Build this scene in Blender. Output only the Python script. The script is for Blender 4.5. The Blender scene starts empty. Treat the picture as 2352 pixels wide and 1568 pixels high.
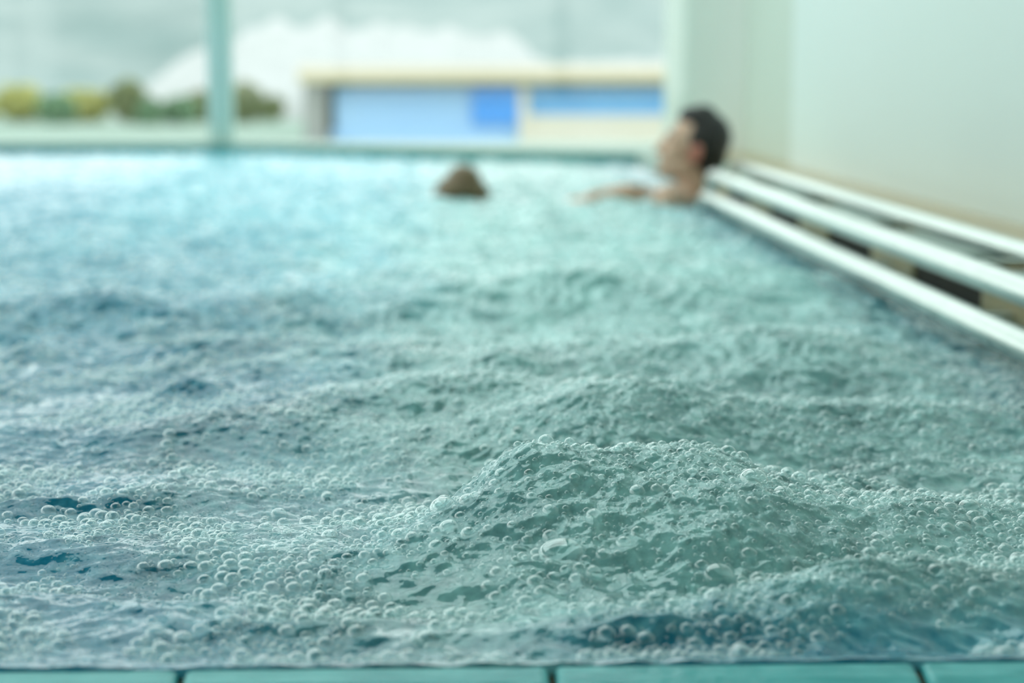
import bpy, bmesh, math, random
import numpy as np
from mathutils import Vector, Matrix, Euler

random.seed(7)
rng = np.random.default_rng(11)
S = bpy.context.scene
COL = S.collection
PI = math.pi

# ------------------------------------------------------------------ camera
W, H = 2352, 1568
LENS = 60.0
F = LENS / 36.0 * W
CAM_Z = 0.38
PITCH = math.atan((784 - 186) / F)
YAW = math.atan((1176 - 1055) / F * math.cos(PITCH))
FWD = Vector((math.sin(YAW) * math.cos(PITCH), math.cos(YAW) * math.cos(PITCH), -math.sin(PITCH)))
RGT = Vector((math.cos(YAW), -math.sin(YAW), 0))
UPV = RGT.cross(FWD)
CAM = Vector((0, 0, CAM_Z))


def ray(x, y):
    return FWD + RGT * ((x - 1176) / F) + UPV * ((784 - y) / F)


def onz(x, y, z=0.0):
    d = ray(x, y)
    return CAM + d * ((z - CAM_Z) / d.z)


def ony(x, y, Y):
    d = ray(x, y)
    return CAM + d * (Y / d.y)


cam_d = bpy.data.cameras.new('camera')
cam = bpy.data.objects.new('camera', cam_d)
COL.objects.link(cam)
cam.matrix_world = Matrix.Translation(CAM) @ Matrix((RGT, UPV, -FWD)).transposed().to_4x4()
cam_d.lens = LENS
cam_d.sensor_width = 36
cam_d.clip_start = 0.02
cam_d.clip_end = 3000
cam_d.dof.use_dof = True
cam_d.dof.focus_distance = 1.46
cam_d.dof.aperture_fstop = 3.2
S.camera = cam
S.view_settings.view_transform = 'Standard'
S.view_settings.look = 'None'
S.view_settings.exposure = 0.0
S.view_settings.gamma = 1.0
S.view_settings.use_curve_mapping = False


# ------------------------------------------------------------------ helpers
def tag(o, label=None, cat=None, group=None, kind=None):
    if label: o['label'] = label
    if cat: o['category'] = cat
    if group: o['group'] = group
    if kind: o['kind'] = kind
    return o


def struct(o, label=None):
    o['kind'] = 'structure'
    if label: o['label'] = label
    return o


def empty(name, loc=(0, 0, 0), rz=0.0):
    o = bpy.data.objects.new(name, None)
    COL.objects.link(o)
    o.location = loc
    o.rotation_euler = (0, 0, rz)
    o.empty_display_size = 0.05
    return o


def lin(c):
    c = c / 255.0
    return c / 12.92 if c <= 0.04045 else ((c + 0.055) / 1.055) ** 2.4


def rgb(r, g, b):
    return (lin(r), lin(g), lin(b), 1.0)


def link_obj(name, me, mat=None, parent=None, smooth=False):
    if mat:
        me.materials.append(mat)
    if smooth:
        me.polygons.foreach_set('use_smooth', [True] * len(me.polygons))
    o = bpy.data.objects.new(name, me)
    COL.objects.link(o)
    if parent is not None:
        o.parent = parent
    return o


def np_mesh(name, V, Fq, mat=None, parent=None, smooth=True):
    """V (n,3), Fq (m,k) one face size"""
    V = np.asarray(V, dtype=np.float32)
    Fq = np.asarray(Fq, dtype=np.int32)
    me = bpy.data.meshes.new(name)
    k = Fq.shape[1]
    me.vertices.add(len(V))
    me.vertices.foreach_set('co', V.ravel())
    me.loops.add(Fq.size)
    me.loops.foreach_set('vertex_index', Fq.ravel())
    me.polygons.add(len(Fq))
    me.polygons.foreach_set('loop_start', np.arange(0, Fq.size, k, dtype=np.int32))
    me.polygons.foreach_set('use_smooth', np.full(len(Fq), smooth, dtype=bool))
    me.update(calc_edges=True)
    return link_obj(name, me, mat, parent)


class MB:
    """collects shapes into one mesh"""
    def __init__(s):
        s.v, s.f = [], []

    def add(s, v, f):
        n = len(s.v)
        s.v += [tuple(p) for p in v]
        s.f += [tuple(i + n for i in q) for q in f]
        return s

    def box(s, x0, x1, y0, y1, z0, z1):
        v = [(x0, y0, z0), (x1, y0, z0), (x1, y1, z0), (x0, y1, z0), (x0, y0, z1), (x1, y0, z1), (x1, y1, z1), (x0, y1, z1)]
        return s.add(v, [(0, 3, 2, 1), (4, 5, 6, 7), (0, 1, 5, 4), (1, 2, 6, 5), (2, 3, 7, 6), (3, 0, 4, 7)])

    def prism(s, poly, z0, z1):
        n = len(poly)
        v = [(p[0], p[1], z0) for p in poly] + [(p[0], p[1], z1) for p in poly]
        f = [tuple(range(n - 1, -1, -1)), tuple(range(n, 2 * n))]
        f += [(i, (i + 1) % n, n + (i + 1) % n, n + i) for i in range(n)]
        return s.add(v, f)

    def wallbox(s, a, b, t, z0, z1):
        """box along the segment a-b, thickness t centred"""
        a, b = Vector(a[:2]), Vector(b[:2])
        d = (b - a).normalized()
        n = Vector((-d.y, d.x)) * (t / 2)
        return s.prism([a - n, b - n, b + n, a + n], z0, z1)

    def tube(s, pts, r, seg=20, caps=True):
        pts = [Vector(p) for p in pts]
        rs = r if isinstance(r, (list, tuple)) else [r] * len(pts)
        rings, v = [], []
        for i, p in enumerate(pts):
            d = (pts[min(i + 1, len(pts) - 1)] - pts[max(i - 1, 0)]).normalized()
            a = d.orthogonal().normalized() if abs(d.z) > 0.99 else d.cross(Vector((0, 0, 1))).normalized()
            b = d.cross(a)
            rings.append([len(v) + k for k in range(seg)])
            for k in range(seg):
                t = 2 * PI * k / seg
                v.append(p + (a * math.cos(t) + b * math.sin(t)) * rs[i])
        f = []
        for i in range(len(rings) - 1):
            for k in range(seg):
                k2 = (k + 1) % seg
                f.append((rings[i][k], rings[i][k2], rings[i + 1][k2], rings[i + 1][k]))
        if caps:
            f.append(tuple(reversed(rings[0])))
            f.append(tuple(rings[-1]))
        return s.add(v, f)

    def ell(s, c, r, M=None, seg=20, rings=12):
        c = Vector(c)
        v = []
        for i in range(rings + 1):
            th = PI * i / rings
            for k in range(seg):
                ph = 2 * PI * k / seg
                p = Vector((r[0] * math.sin(th) * math.cos(ph), r[1] * math.sin(th) * math.sin(ph), r[2] * math.cos(th)))
                v.append((M @ p if M else p) + c)
        f = []
        for i in range(rings):
            for k in range(seg):
                k2 = (k + 1) % seg
                q = (i * seg + k, (i + 1) * seg + k, (i + 1) * seg + k2, i * seg + k2)
                f.append(q)
        return s.add(v, f)

    def cap(s, a, b, r0, r1, seg=16):
        """capsule that tapers from a to b"""
        a, b = Vector(a), Vector(b)
        d = (b - a).normalized()
        pts, rs = [], []
        for t in (-1, -0.92, -0.7, -0.38):
            pts.append(a + d * r0 * t); rs.append(max(r0 * math.sqrt(max(0, 1 - t * t)), r0 * 0.02))
        pts.append(a); rs.append(r0)
        pts.append((a + b) / 2); rs.append((r0 + r1) / 2)
        pts.append(b); rs.append(r1)
        for t in (0.38, 0.7, 0.92, 1):
            pts.append(b + d * r1 * t); rs.append(max(r1 * math.sqrt(max(0, 1 - t * t)), r1 * 0.02))
        return s.tube(pts, rs, seg)

    def xf(s, M):
        s.v = [tuple(M @ Vector(p)) for p in s.v]
        return s

    def mesh(s, name, weld=False):
        me = bpy.data.meshes.new(name)
        me.from_pydata(s.v, [], s.f)
        bm = bmesh.new()
        bm.from_mesh(me)
        if weld:
            bmesh.ops.remove_doubles(bm, verts=bm.verts, dist=1e-6)
        bmesh.ops.recalc_face_normals(bm, faces=bm.faces)
        bm.to_mesh(me)
        bm.free()
        return me

    def build(s, name, mat=None, parent=None, smooth=False, bevel=0.0, weld=False):
        me = s.mesh(name, weld)
        o = link_obj(name, me, mat, parent, smooth)
        if bevel:
            m = o.modifiers.new('bevel', 'BEVEL')
            m.width = bevel
            m.segments = 3
            m.limit_method = 'ANGLE'
        return o


def union_body(name, mb, voxel, mat, smooth=6, parent=None, factor=0.5):
    """one continuous skin grown over overlapping closed shapes"""
    me = mb.mesh(name + '_src', weld=True)
    o = bpy.data.objects.new(name + '_src', me)
    COL.objects.link(o)
    m = o.modifiers.new('r', 'REMESH')
    m.mode = 'VOXEL'
    m.voxel_size = voxel
    k = o.modifiers.new('s', 'SMOOTH')
    k.iterations = smooth
    k.factor = factor
    dg = bpy.context.evaluated_depsgraph_get()
    out = bpy.data.meshes.new_from_object(o.evaluated_get(dg))
    bpy.data.objects.remove(o)
    out.name = name
    out.materials.clear()
    return link_obj(name, out, mat, parent, smooth=True)


# ------------------------------------------------------------------ noise
_T = rng.random((256, 256)) * 2 * PI
_GX, _GY = np.cos(_T), np.sin(_T)


def perlin(x, y, seed=0):
    x = x + seed * 37.17
    y = y + seed * 91.73
    xi, yi = np.floor(x).astype(np.int64), np.floor(y).astype(np.int64)
    fx, fy = x - xi, y - yi
    u = fx * fx * fx * (fx * (fx * 6 - 15) + 10)
    v = fy * fy * fy * (fy * (fy * 6 - 15) + 10)
    x0, x1, y0, y1 = xi & 255, (xi + 1) & 255, yi & 255, (yi + 1) & 255

    def g(a, b, dx, dy):
        return _GX[a, b] * dx + _GY[a, b] * dy
    n0 = g(x0, y0, fx, fy) * (1 - u) + g(x1, y0, fx - 1, fy) * u
    n1 = g(x0, y1, fx, fy - 1) * (1 - u) + g(x1, y1, fx - 1, fy - 1) * u
    return (n0 * (1 - v) + n1 * v) * 1.5


def sstep(a, b, x):
    t = np.clip((x - a) / (b - a), 0, 1)
    return t * t * (3 - 2 * t)


# ------------------------------------------------------------------ materials
def mat_new(name):
    m = bpy.data.materials.new(name)
    m.use_nodes = True
    nt = m.node_tree
    nt.nodes.clear()
    out = nt.nodes.new('ShaderNodeOutputMaterial')
    return m, nt, out


def node(nt, typ, **kw):
    n = nt.nodes.new(typ)
    for k, v in kw.items():
        if k in n.inputs:
            n.inputs[k].default_value = v
        else:
            setattr(n, k, v)
    return n


def simple(name, c1, c2=None, scale=8.0, rough=0.5, metal=0.0, bump=0.0, bscale=40.0, ior=1.45, detail=4.0, contrast=(0.35, 0.65), stretch=None, coat=0.0):
    m, nt, out = mat_new(name)
    p = node(nt, 'ShaderNodeBsdfPrincipled')
    p.inputs['Roughness'].default_value = rough
    p.inputs['Metallic'].default_value = metal
    p.inputs['IOR'].default_value = ior
    p.inputs['Coat Weight'].default_value = coat
    nt.links.new(p.outputs[0], out.inputs[0])
    tc = node(nt, 'ShaderNodeTexCoord')
    src = tc.outputs['Object']
    if stretch:
        mp = node(nt, 'ShaderNodeMapping')
        mp.inputs['Scale'].default_value = stretch
        nt.links.new(src, mp.inputs[0])
        src = mp.outputs[0]
    no = node(nt, 'ShaderNodeTexNoise')
    no.inputs['Scale'].default_value = scale
    no.inputs['Detail'].default_value = detail
    nt.links.new(src, no.inputs['Vector'])
    cr = node(nt, 'ShaderNodeValToRGB')
    cr.color_ramp.elements[0].position = contrast[0]
    cr.color_ramp.elements[1].position = contrast[1]
    cr.color_ramp.elements[0].color = c1
    cr.color_ramp.elements[1].color = c2 or c1
    nt.links.new(no.outputs['Fac'], cr.inputs[0])
    nt.links.new(cr.outputs[0], p.inputs['Base Color'])
    if bump:
        n2 = node(nt, 'ShaderNodeTexNoise')
        n2.inputs['Scale'].default_value = bscale
        nt.links.new(src, n2.inputs['Vector'])
        b = node(nt, 'ShaderNodeBump')
        b.inputs['Strength'].default_value = bump
        b.inputs['Distance'].default_value = 0.01
        nt.links.new(n2.outputs['Fac'], b.inputs['Height'])
        nt.links.new(b.outputs[0], p.inputs['Normal'])
    return m


def tile_mat(name, c1, c2, grout, size, rough=0.3):
    m, nt, out = mat_new(name)
    p = node(nt, 'ShaderNodeBsdfPrincipled')
    p.inputs['Roughness'].default_value = rough
    nt.links.new(p.outputs[0], out.inputs[0])
    tc = node(nt, 'ShaderNodeTexCoord')
    br = node(nt, 'ShaderNodeTexBrick')
    br.offset = 0.0
    br.inputs['Color1'].default_value = c1
    br.inputs['Color2'].default_value = c2
    br.inputs['Mortar'].default_value = grout
    br.inputs['Scale'].default_value = 1.0
    br.inputs['Mortar Size'].default_value = 0.0025
    br.inputs['Brick Width'].default_value = size
    br.inputs['Row Height'].default_value = size
    nt.links.new(tc.outputs['Object'], br.inputs['Vector'])
    nt.links.new(br.outputs['Color'], p.inputs['Base Color'])
    return m


def emit(name, col, strength):
    m, nt, out = mat_new(name)
    e = node(nt, 'ShaderNodeEmission')
    e.inputs[0].default_value = col
    e.inputs[1].default_value = strength
    nt.links.new(e.outputs[0], out.inputs[0])
    return m


def pane_mat(name, tint, refl=0.025):
    m, nt, out = mat_new(name)
    t = node(nt, 'ShaderNodeBsdfTransparent')
    t.inputs[0].default_value = tint
    g = node(nt, 'ShaderNodeBsdfGlossy')
    g.inputs['Roughness'].default_value = 0.0
    lw = node(nt, 'ShaderNodeLayerWeight')
    lw.inputs[0].default_value = 0.5
    pw = node(nt, 'ShaderNodeMath', operation='POWER')
    pw.inputs[1].default_value = 4.0
    ad = node(nt, 'ShaderNodeMath', operation='MULTIPLY_ADD')
    ad.inputs[1].default_value = 0.5
    ad.inputs[2].default_value = refl
    mx = node(nt, 'ShaderNodeMixShader')
    nt.links.new(lw.outputs['Facing'], pw.inputs[0])
    nt.links.new(pw.outputs[0], ad.inputs[0])
    nt.links.new(ad.outputs[0], mx.inputs[0])
    nt.links.new(t.outputs[0], mx.inputs[1])
    nt.links.new(g.outputs[0], mx.inputs[2])
    nt.links.new(mx.outputs[0], out.inputs[0])
    return m


M = {}
M['wall'] = simple('wall_paint', rgb(216, 226, 220), rgb(218, 228, 223), 0.6, rough=0.35)
M['wall_green'] = simple('wall_green_paint', rgb(196, 206, 193), rgb(199, 210, 197), 0.7, rough=0.45)
M['frame'] = simple('frame_white', rgb(197, 216, 210), rgb(200, 219, 214), 3, rough=0.4)
M['post'] = simple('post_teal', rgb(174, 202, 194), rgb(180, 205, 200), 3, rough=0.4)
M['ceiling'] = simple('ceiling_board', rgb(150, 182, 178), rgb(156, 188, 184), 1, rough=0.8)
M['deck'] = tile_mat('deck_tile', rgb(175, 154, 109), rgb(167, 148, 107), rgb(150, 146, 120), 0.12)
M['sill'] = simple('sill_stone', rgb(156, 176, 162), rgb(164, 181, 169), 4, rough=0.5)
M['pool_tile'] = tile_mat('pool_tile', rgb(64, 150, 148), rgb(72, 156, 154), rgb(120, 176, 172), 0.06)
M['basin'] = tile_mat('basin_tile', rgb(30, 150, 190), rgb(40, 160, 200), rgb(150, 200, 210), 0.05)
M['steel'] = simple('brushed_steel', rgb(211, 218, 213), rgb(217, 223, 218), 30, rough=0.32, metal=0.75)
M['coping'] = simple('glazed_coping', rgb(75, 172, 177), rgb(117, 210, 212), 18, rough=0.18, bump=0.15, bscale=60, contrast=(0.3, 0.7), stretch=(1, 3, 1))
M['grout'] = simple('brown_grout', rgb(70, 62, 52), rgb(92, 80, 64), 60, rough=0.9)
M['beige'] = simple('beige_tile', rgb(200, 182, 132), rgb(182, 174, 136), 14, rough=0.35)
M['dark'] = simple('void_shade', rgb(44, 44, 36), rgb(52, 50, 40), 20, rough=0.8)  # dark colour stands in for shade inside the gutter openings
M['grey'] = simple('grey_cover', rgb(126, 146, 138), rgb(138, 156, 148), 20, rough=0.4)
M['glass'] = pane_mat('window_glass', (0.955, 0.985, 0.975, 1))

# ------------------------------------------------------------------ key places
P_C = onz(505, 350)
P_R = onz(1500, 376)
P_L = onz(-700, 349)
NEAR_Y = onz(1176, 1517).y
RX = 0.83            # face of the right hand piers
LX = -4.2            # left edge of the pool


def yfar(x):
    x = np.asarray(x, dtype=float)
    a = P_C.y + (x - P_C.x) * (P_R.y - P_C.y) / (P_R.x - P_C.x)
    b = P_C.y + (x - P_C.x) * (P_L.y - P_C.y) / (P_L.x - P_C.x)
    return np.where(x > P_C.x, a, b)


# ------------------------------------------------------------------ water
# boils and troughs: centre on the water, height, widths across and along
BOILS = []


def boil(px, py, h, sx, sy, ang=0.0, aer=0.0):
    p = onz(px, py, max(h, 0) * 0.9)
    BOILS.append((p.x, p.y, h, sx, sy, ang, aer))


boil(1195, 1095, .040, .036, .040, 0, .5)
boil(1290, 1150, .022, .07, .06, 0, .4)
boil(1500, 1072, .046, .085, .075, 0, .5)
boil(1610, 1100, .020, .05, .06, 0, .3)
boil(1740, 1205, .026, .065, .055, .3, .3)
boil(1560, 1250, .012, .10, .08, 0, .3)
boil(2180, 1165, .024, .085, .06, 0, .3)
boil(2060, 1292, .022, .10, .028, .25, .3)
boil(1780, 1370, .012, .12, .03, .15, .2)
boil(1440, 925, .040, .085, .08, 0, .4)
boil(1250, 990, .015, .12, .05, 0, .3)
boil(1060, 905, .028, .12, .05, 0, .3)
boil(760, 910, .026, .12, .06, 0, .3)
boil(300, 965, .022, .22, .05, 0, .3)
boil(1000, 1010, .012, .14, .05, 0, .2)
boil(880, 790, .045, .13, .10, 0, .4)
boil(1860, 770, .048, .10, .10, 0, .4)
boil(1500, 800, .040, .15, .10, 0, .4)
boil(1160, 850, .025, .06, .08, 0, .2)
boil(1700, 950, .022, .12, .06, 0, .3)
boil(2050, 930, .025, .10, .06, 0, .2)
boil(1200, 640, .05, .2, .15, 0, .3)
boil(700, 690, .03, .2, .12, 0, .2)
boil(1650, 620, .05, .2, .15, 0, .3)
boil(100, 1105, .022, .09, .018, 0.1, -.6)
boil(560, 775, .030, .10, .030, 0, -.7)
boil(435, 880, .022, .04, .020, 0, -.7)
boil(1945, 1092, .016, .05, .014, -.2, -.8)
boil(80, 685, .035, .22, .05, 0, -.5)
boil(1300, 690, .02, .12, .03, 0, -.3)
boil(870, 645, .03, .10, .04, 0, -.5)
boil(420, 1090, .014, .14, .04, 0, .2)
boil(150, 1330, .012, .10, .03, -.3, 0)
boil(620, 1250, .010, .15, .04, -.2, 0)
boil(900, 1195, .010, .08, .03, 0, .2)
boil(1085, 1118, -.020, .05, .04, 0, .1)
boil(1880, 1318, -.020, .08, .022, .25, 0)
boil(1990, 1235, -.012, .05, .03, 0, 0)
boil(1420, 1330, -.014, .12, .05, 0, .2)
boil(1900, 1085, -.012, .12, .05, 0, -.1)
boil(1000, 855, -.02, .10, .06, 0, 0)
boil(100, 1150, -.010, .12, .03, 0, -.4)
boil(500, 1330, -.010, .15, .03, -.2, -.2)
boil(1900, 1480, -.012, .25, .03, 0, -.3)
boil(1250, 1470, -.006, .2, .03, 0, 0)


def boils(x, y):
    h = np.zeros_like(x)
    a = np.zeros_like(x)
    for bx, by, bh, sx, sy, an, ae in BOILS:
        dx, dy = x - bx, y - by
        ca, sa = math.cos(an), math.sin(an)
        u, v = (dx * ca + dy * sa) / sx, (-dx * sa + dy * ca) / sy
        g = np.exp(-0.5 * (u * u + v * v) ** 0.85)
        h += bh * g
        a += ae * g
    return h, a


def aeration(x, y):
    """how milky with tiny air the water is: strongest over the jets right of the middle, clearest at the left"""
    k = 0.10 + 0.90 * sstep(-0.40, 0.14, x + 0.10 * (y - 1.4) * 0 + 0.18 * perlin(x * 4, y * 3, 3)) 
    far = sstep(1.9, 3.4, y)
    lo = -0.35 - 0.28 * (y - 1.6)
    kf = 0.35 + 0.65 * sstep(lo, lo + 0.9, x + 0.25 * perlin(x * 2.2, y * 1.3, 4))
    k = k * (1 - far) + kf * far
    edge = 1 - 0.75 * sstep(0.56, 0.80, x + 0.05 * perlin(x * 9, y * 5, 5))
    front = 1 - (0.15 + 0.65 * sstep(-0.02, 0.16, x)) * (1 - sstep(NEAR_Y + 0.02, NEAR_Y + 0.13, y + 0.05 * perlin(x * 9, y * 9, 6)))
    return np.clip(k * edge * front, 0, 1)


def foam_amount(x, y):
    n = perlin(x * 7.5, y * 6.5, 8) + 0.55 * perlin(x * 19, y * 17, 9)
    return sstep(-0.08, 0.36, n)


def water_height(x, y, fine=True):
    near = 1 - sstep(2.4, 4.5, y)
    h, _ = boils(x, y)
    h = h * sstep(NEAR_Y - 0.02, NEAR_Y + 0.07, y)
    gl = np.clip(h / 0.03, 0, 1)
    h = h - 0.009 * sstep(NEAR_Y - 0.02, NEAR_Y + 0.09, y)
    h = h + gl * 0.0038 * (0.35 - np.abs(perlin(x * 38 + 1.5 * perlin(x * 14, y * 14, 35), y * 44 + 1.5 * perlin(x * 14, y * 14, 36), 34)))
    h = h + gl * 0.0014 * (0.4 - np.abs(perlin(x * 100 + 1.2 * perlin(x * 40, y * 40, 37), y * 115 + 1.2 * perlin(x * 40, y * 40, 38), 39)))
    h = h + gl * 0.0007 * perlin(x * 150, y * 170, 46)
    A = aeration(x, y)
    # domain warp makes the chop curl
    wx = x + 0.020 * perlin(x * 9, y * 9, 21)
    wy = y + 0.020 * perlin(x * 9, y * 9, 22)
    edge = sstep(NEAR_Y - 0.02, NEAR_Y + 0.06, y)
    left = 1 - 0.50 * sstep(0.10, -0.30, x) * (1 - sstep(1.9, 2.6, y)) + 0.60 * sstep(1.6, 2.6, y) + 0.55 * sstep(2.8, 4.5, y)
    h = h + edge * (0.0085 * perlin(wx * 4.2, wy * 6.5, 23) + 0.0065 * left * perlin(wx * 9, wy * 13, 24))
    h = h + (0.3 + 0.7 * edge) * left * 0.0036 * (0.5 - 2 * np.abs(perlin(wx * 19, wy * 24, 25)))
    if fine:
        wx2 = x + 0.006 * perlin(x * 40, y * 40, 31)
        wy2 = y + 0.006 * perlin(x * 40, y * 40, 32)
        h = h + left * 0.0017 * (0.5 - 1.7 * np.abs(perlin(wx2 * 34, wy2 * 46, 26)))
        r1 = 1 - 2 * np.abs(perlin(wx2 * 55 + wy2 * 20, wy2 * 120 - wx2 * 12, 27))
        h = h + (1 - 0.55 * A) * (0.0015 * perlin(wx2 * 62, wy2 * 80, 33) + 0.0003 * r1)
        h = h + (0.35 + 0.65 * A) * 0.0009 * perlin(wx2 * 85, wy2 * 95, 28)
        h = h + 0.0002 * perlin(wx2 * 170, wy2 * 190, 29) * near
    # the calmer far left
    calm = 1 - 0.55 * sstep(-0.8, -2.2, x) 
    rim = 1 - 0.6 * sstep(0.66, 0.76, x)
    h = h * calm * rim * (1 + 0.25 * sstep(3, 6, y))
    film = 0.0013 + 0.0018 * perlin(x * 45, y * 30, 44)
    k = sstep(NEAR_Y + 0.012, NEAR_Y - 0.005, y)
    return h * (1 - k) + film * k


# grid: fine where the pool is nearest, wider apart towards the far end
xs = [-0.80]
d = 0.0017
while xs[-1] > LX:
    xs.append(xs[-1] - d)
    d = min(d * 1.02, 0.03)
xs[-1] = LX
xs = np.array(xs[::-1])
xs = np.concatenate([xs[:-1], np.arange(-0.80, 0.92, 0.0017)])
ys = [NEAR_Y - 0.012]
while ys[-1] < 9.6:
    yy = ys[-1]
    ys.append(yy + 0.00155 * max(1.0, (yy / 1.75) ** 1.75))
ys = np.array(ys)
yend = ys[-1]
XX, YY = np.meshgrid(xs, ys)
# the last rows follow the far edge of the pool
tt = sstep(3.5, yend, YY)
lt = np.clip((YY - 3.5) / (yend - 3.5), 0, 1)
YY = np.where(YY > 3.5, 3.5 + (yfar(XX) + 0.008 - 3.5) * lt, YY)
ZZ = water_height(XX, YY)
ZZ[0, :] = -0.006
AER = aeration(XX, YY)
_, ab = boils(XX, YY)
AERF = np.clip(AER * (0.85 + 0.30 * perlin(XX * 13, YY * 11, 41)) + 0.25 * ab * (0.3 + 0.7 * AER), 0, 1)
AERF *= 0.62 + 0.38 * sstep(1.8, 2.8, YY) - 0.30 * sstep(4.0, 6.5, YY)

# -------- froth: where the bubbles sit
BUB = []
cellsz = 0.012
gridh = {}


def try_bubble(x, y, r, ov=0.80):
    cx, cy = int(math.floor(x / cellsz)), int(math.floor(y / cellsz))
    for i in (-1, 0, 1):
        for j in (-1, 0, 1):
            for (bx, by, br) in gridh.get((cx + i, cy + j), ()):
                if (bx - x) ** 2 + (by - y) ** 2 < (ov * (br + r)) ** 2:
                    return False
    gridh.setdefault((cx, cy), []).append((x, y, r))
    BUB.append((x, y, r))
    return True


# big separate bubbles: pixel where their foot stands, radius in pixels, flatness, label
BIG = [
    (1017, 1176, 34, .95, 'large clear bubble left of the tallest boil, the bigger of two side by side'),
    (1075, 1156, 24, 1.0, 'clear bubble left of the tallest boil, the smaller of two side by side'),
    (1032, 1268, 27, .9, 'clear bubble in front of the pair beside the tallest boil'),
    (1290, 1305, 58, .62, 'widest flat glassy bubble, in front of the tallest boil near the centre'),
    (1728, 1226, 36, .9, 'large glassy bubble on the right flank of the broad boil'),
    (1797, 1212, 28, .95, 'glassy bubble just right of the large one on the right flank of the boil'),
    (1650, 1345, 38, .7, 'wide low bubble at the right foot of the boil, near the trough'),
    (2018, 1275, 24, .8, 'round bubble on the crest of the foam ridge at the right'),
    (2226, 1168, 27, .8, 'largest bubble on the foam raft at the far right'),
    (2312, 1170, 19, .9, 'dark centred bubble near the right edge of the picture, on the foam raft'),
    (2048, 1150, 22, .9, 'bubble at the upper left end of the foam raft at the right'),
    (302, 1192, 18, .85, 'dark teal bubble at the left, the right hand one of a close pair'),
    (251, 1206, 17, .8, 'dark teal bubble at the left, the left hand one of a close pair'),
    (432, 1246, 19, .75, 'solitary flattened dark bubble on the rippled water at the left'),
    (105, 1206, 19, .8, 'biggest bubble of the small cluster near the left edge'),
    (150, 1206, 15, .7, 'bubble at the right end of the small cluster near the left edge'),
    (52, 1196, 14, .8, 'bubble at the left end of the small cluster near the left edge'),
    (745, 1112, 21, .9, 'clear bubble on the crest left of centre, behind the froth'),
    (640, 1188, 21, .95, 'clear dome bubble left of centre with a bright upper rim'),
    (708, 1200, 24, .8, 'broad dark bubble left of centre, just right of a bright rimmed dome'),
    (484, 1122, 18, .95, 'clear bubble behind the ripples at the left, on the crest'),
    (160, 1236, 16, .6, 'low flat bubble alone in front of the small cluster at the left'),
]
big_list = []
for px, py, rp, fl, lab in BIG:
    p = onz(px, py, 0.0)
    for _ in range(4):
        z = float(water_height(np.array([p.x]), np.array([p.y]), False)[0])
        p = onz(px, py, z)
    dep = (p - CAM).dot(FWD)
    r = rp * dep / F
    big_list.append((p.x, p.y, r, fl, lab))
    gx, gy = int(math.floor(p.x / cellsz)), int(math.floor(p.y / cellsz))
    gridh.setdefault((gx, gy), []).append((p.x, p.y, r * 0.85))

cand_n = 220000
cy = NEAR_Y + 0.004 + (2.75 - NEAR_Y) * rng.random(cand_n) ** 1.35
cx = -0.62 - 0.25 * (cy - 1.1) + (1.44 + 0.25 * (cy - 1.1)) * rng.random(cand_n)
fo = foam_amount(cx, cy)
ae = aeration(cx, cy)
hb = np.clip(boils(cx, cy)[0] / 0.03, 0, 1)
fo = np.maximum(fo, 0.75 * hb * ae)
keep = rng.random(cand_n) < fo * (0.45 + 0.55 * ae)
cx, cy, fo, hb = cx[keep], cy[keep], fo[keep], hb[keep]
cr = np.exp(rng.normal(math.log(0.0022), 0.58, len(cx)))
cr *= (1 - 0.35 * hb) * np.exp(0.55 * perlin(cx * 9, cy * 9, 77))
cr = np.clip(cr, 0.0010, 0.0080)
order = np.argsort(-cr * (0.6 + 0.8 * rng.random(len(cr))))
for i in order:
    if len(BUB) > 46000:
        break
    try_bubble(float(cx[i]), float(cy[i]), float(cr[i]))
fy = 2.5 + 2.2 * rng.random(16000)
fx = -1.1 + 1.75 * rng.random(16000)
fk = foam_amount(fx, fy) * (0.35 + 0.65 * aeration(fx, fy)) > rng.random(16000)
for x_, y_, r_ in zip(fx[fk], fy[fk], np.clip(np.exp(rng.normal(math.log(0.0045), 0.4, int(fk.sum()))), 0.002, 0.011)):
    try_bubble(float(x_), float(y_), float(r_))
BA = np.array(BUB)
print('bubbles', len(BUB))


def surf_normals(x, y):
    e = 0.002
    h0 = water_height(x, y)
    hx = water_height(x + e, y, False) - water_height(x - e, y, False)
    hy = water_height(x, y + e, False) - water_height(x, y - e, False)
    n = np.stack([-hx / (2 * e), -hy / (2 * e), np.ones_like(x)], 1)
    n /= np.linalg.norm(n, axis=1)[:, None]
    return h0, n


def dome_template(seg, rings, low=-0.35):
    v, f = [(0, 0, 1)], []
    th1 = math.acos(low)
    for i in range(1, rings + 1):
        th = th1 * i / rings
        for k in range(seg):
            ph = 2 * PI * (k + 0.5 * (i % 2)) / seg
            v.append((math.sin(th) * math.cos(ph), math.sin(th) * math.sin(ph), math.cos(th)))
    for k in range(seg):
        f.append((0, 1 + k, 1 + (k + 1) % seg))
    for i in range(rings - 1):
        for k in range(seg):
            a, b = 1 + i * seg + k, 1 + i * seg + (k + 1) % seg
            c, d2 = a + seg, b + seg
            f.append((a, c, d2))
            f.append((a, d2, b))
    return np.array(v), np.array(f)


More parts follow.
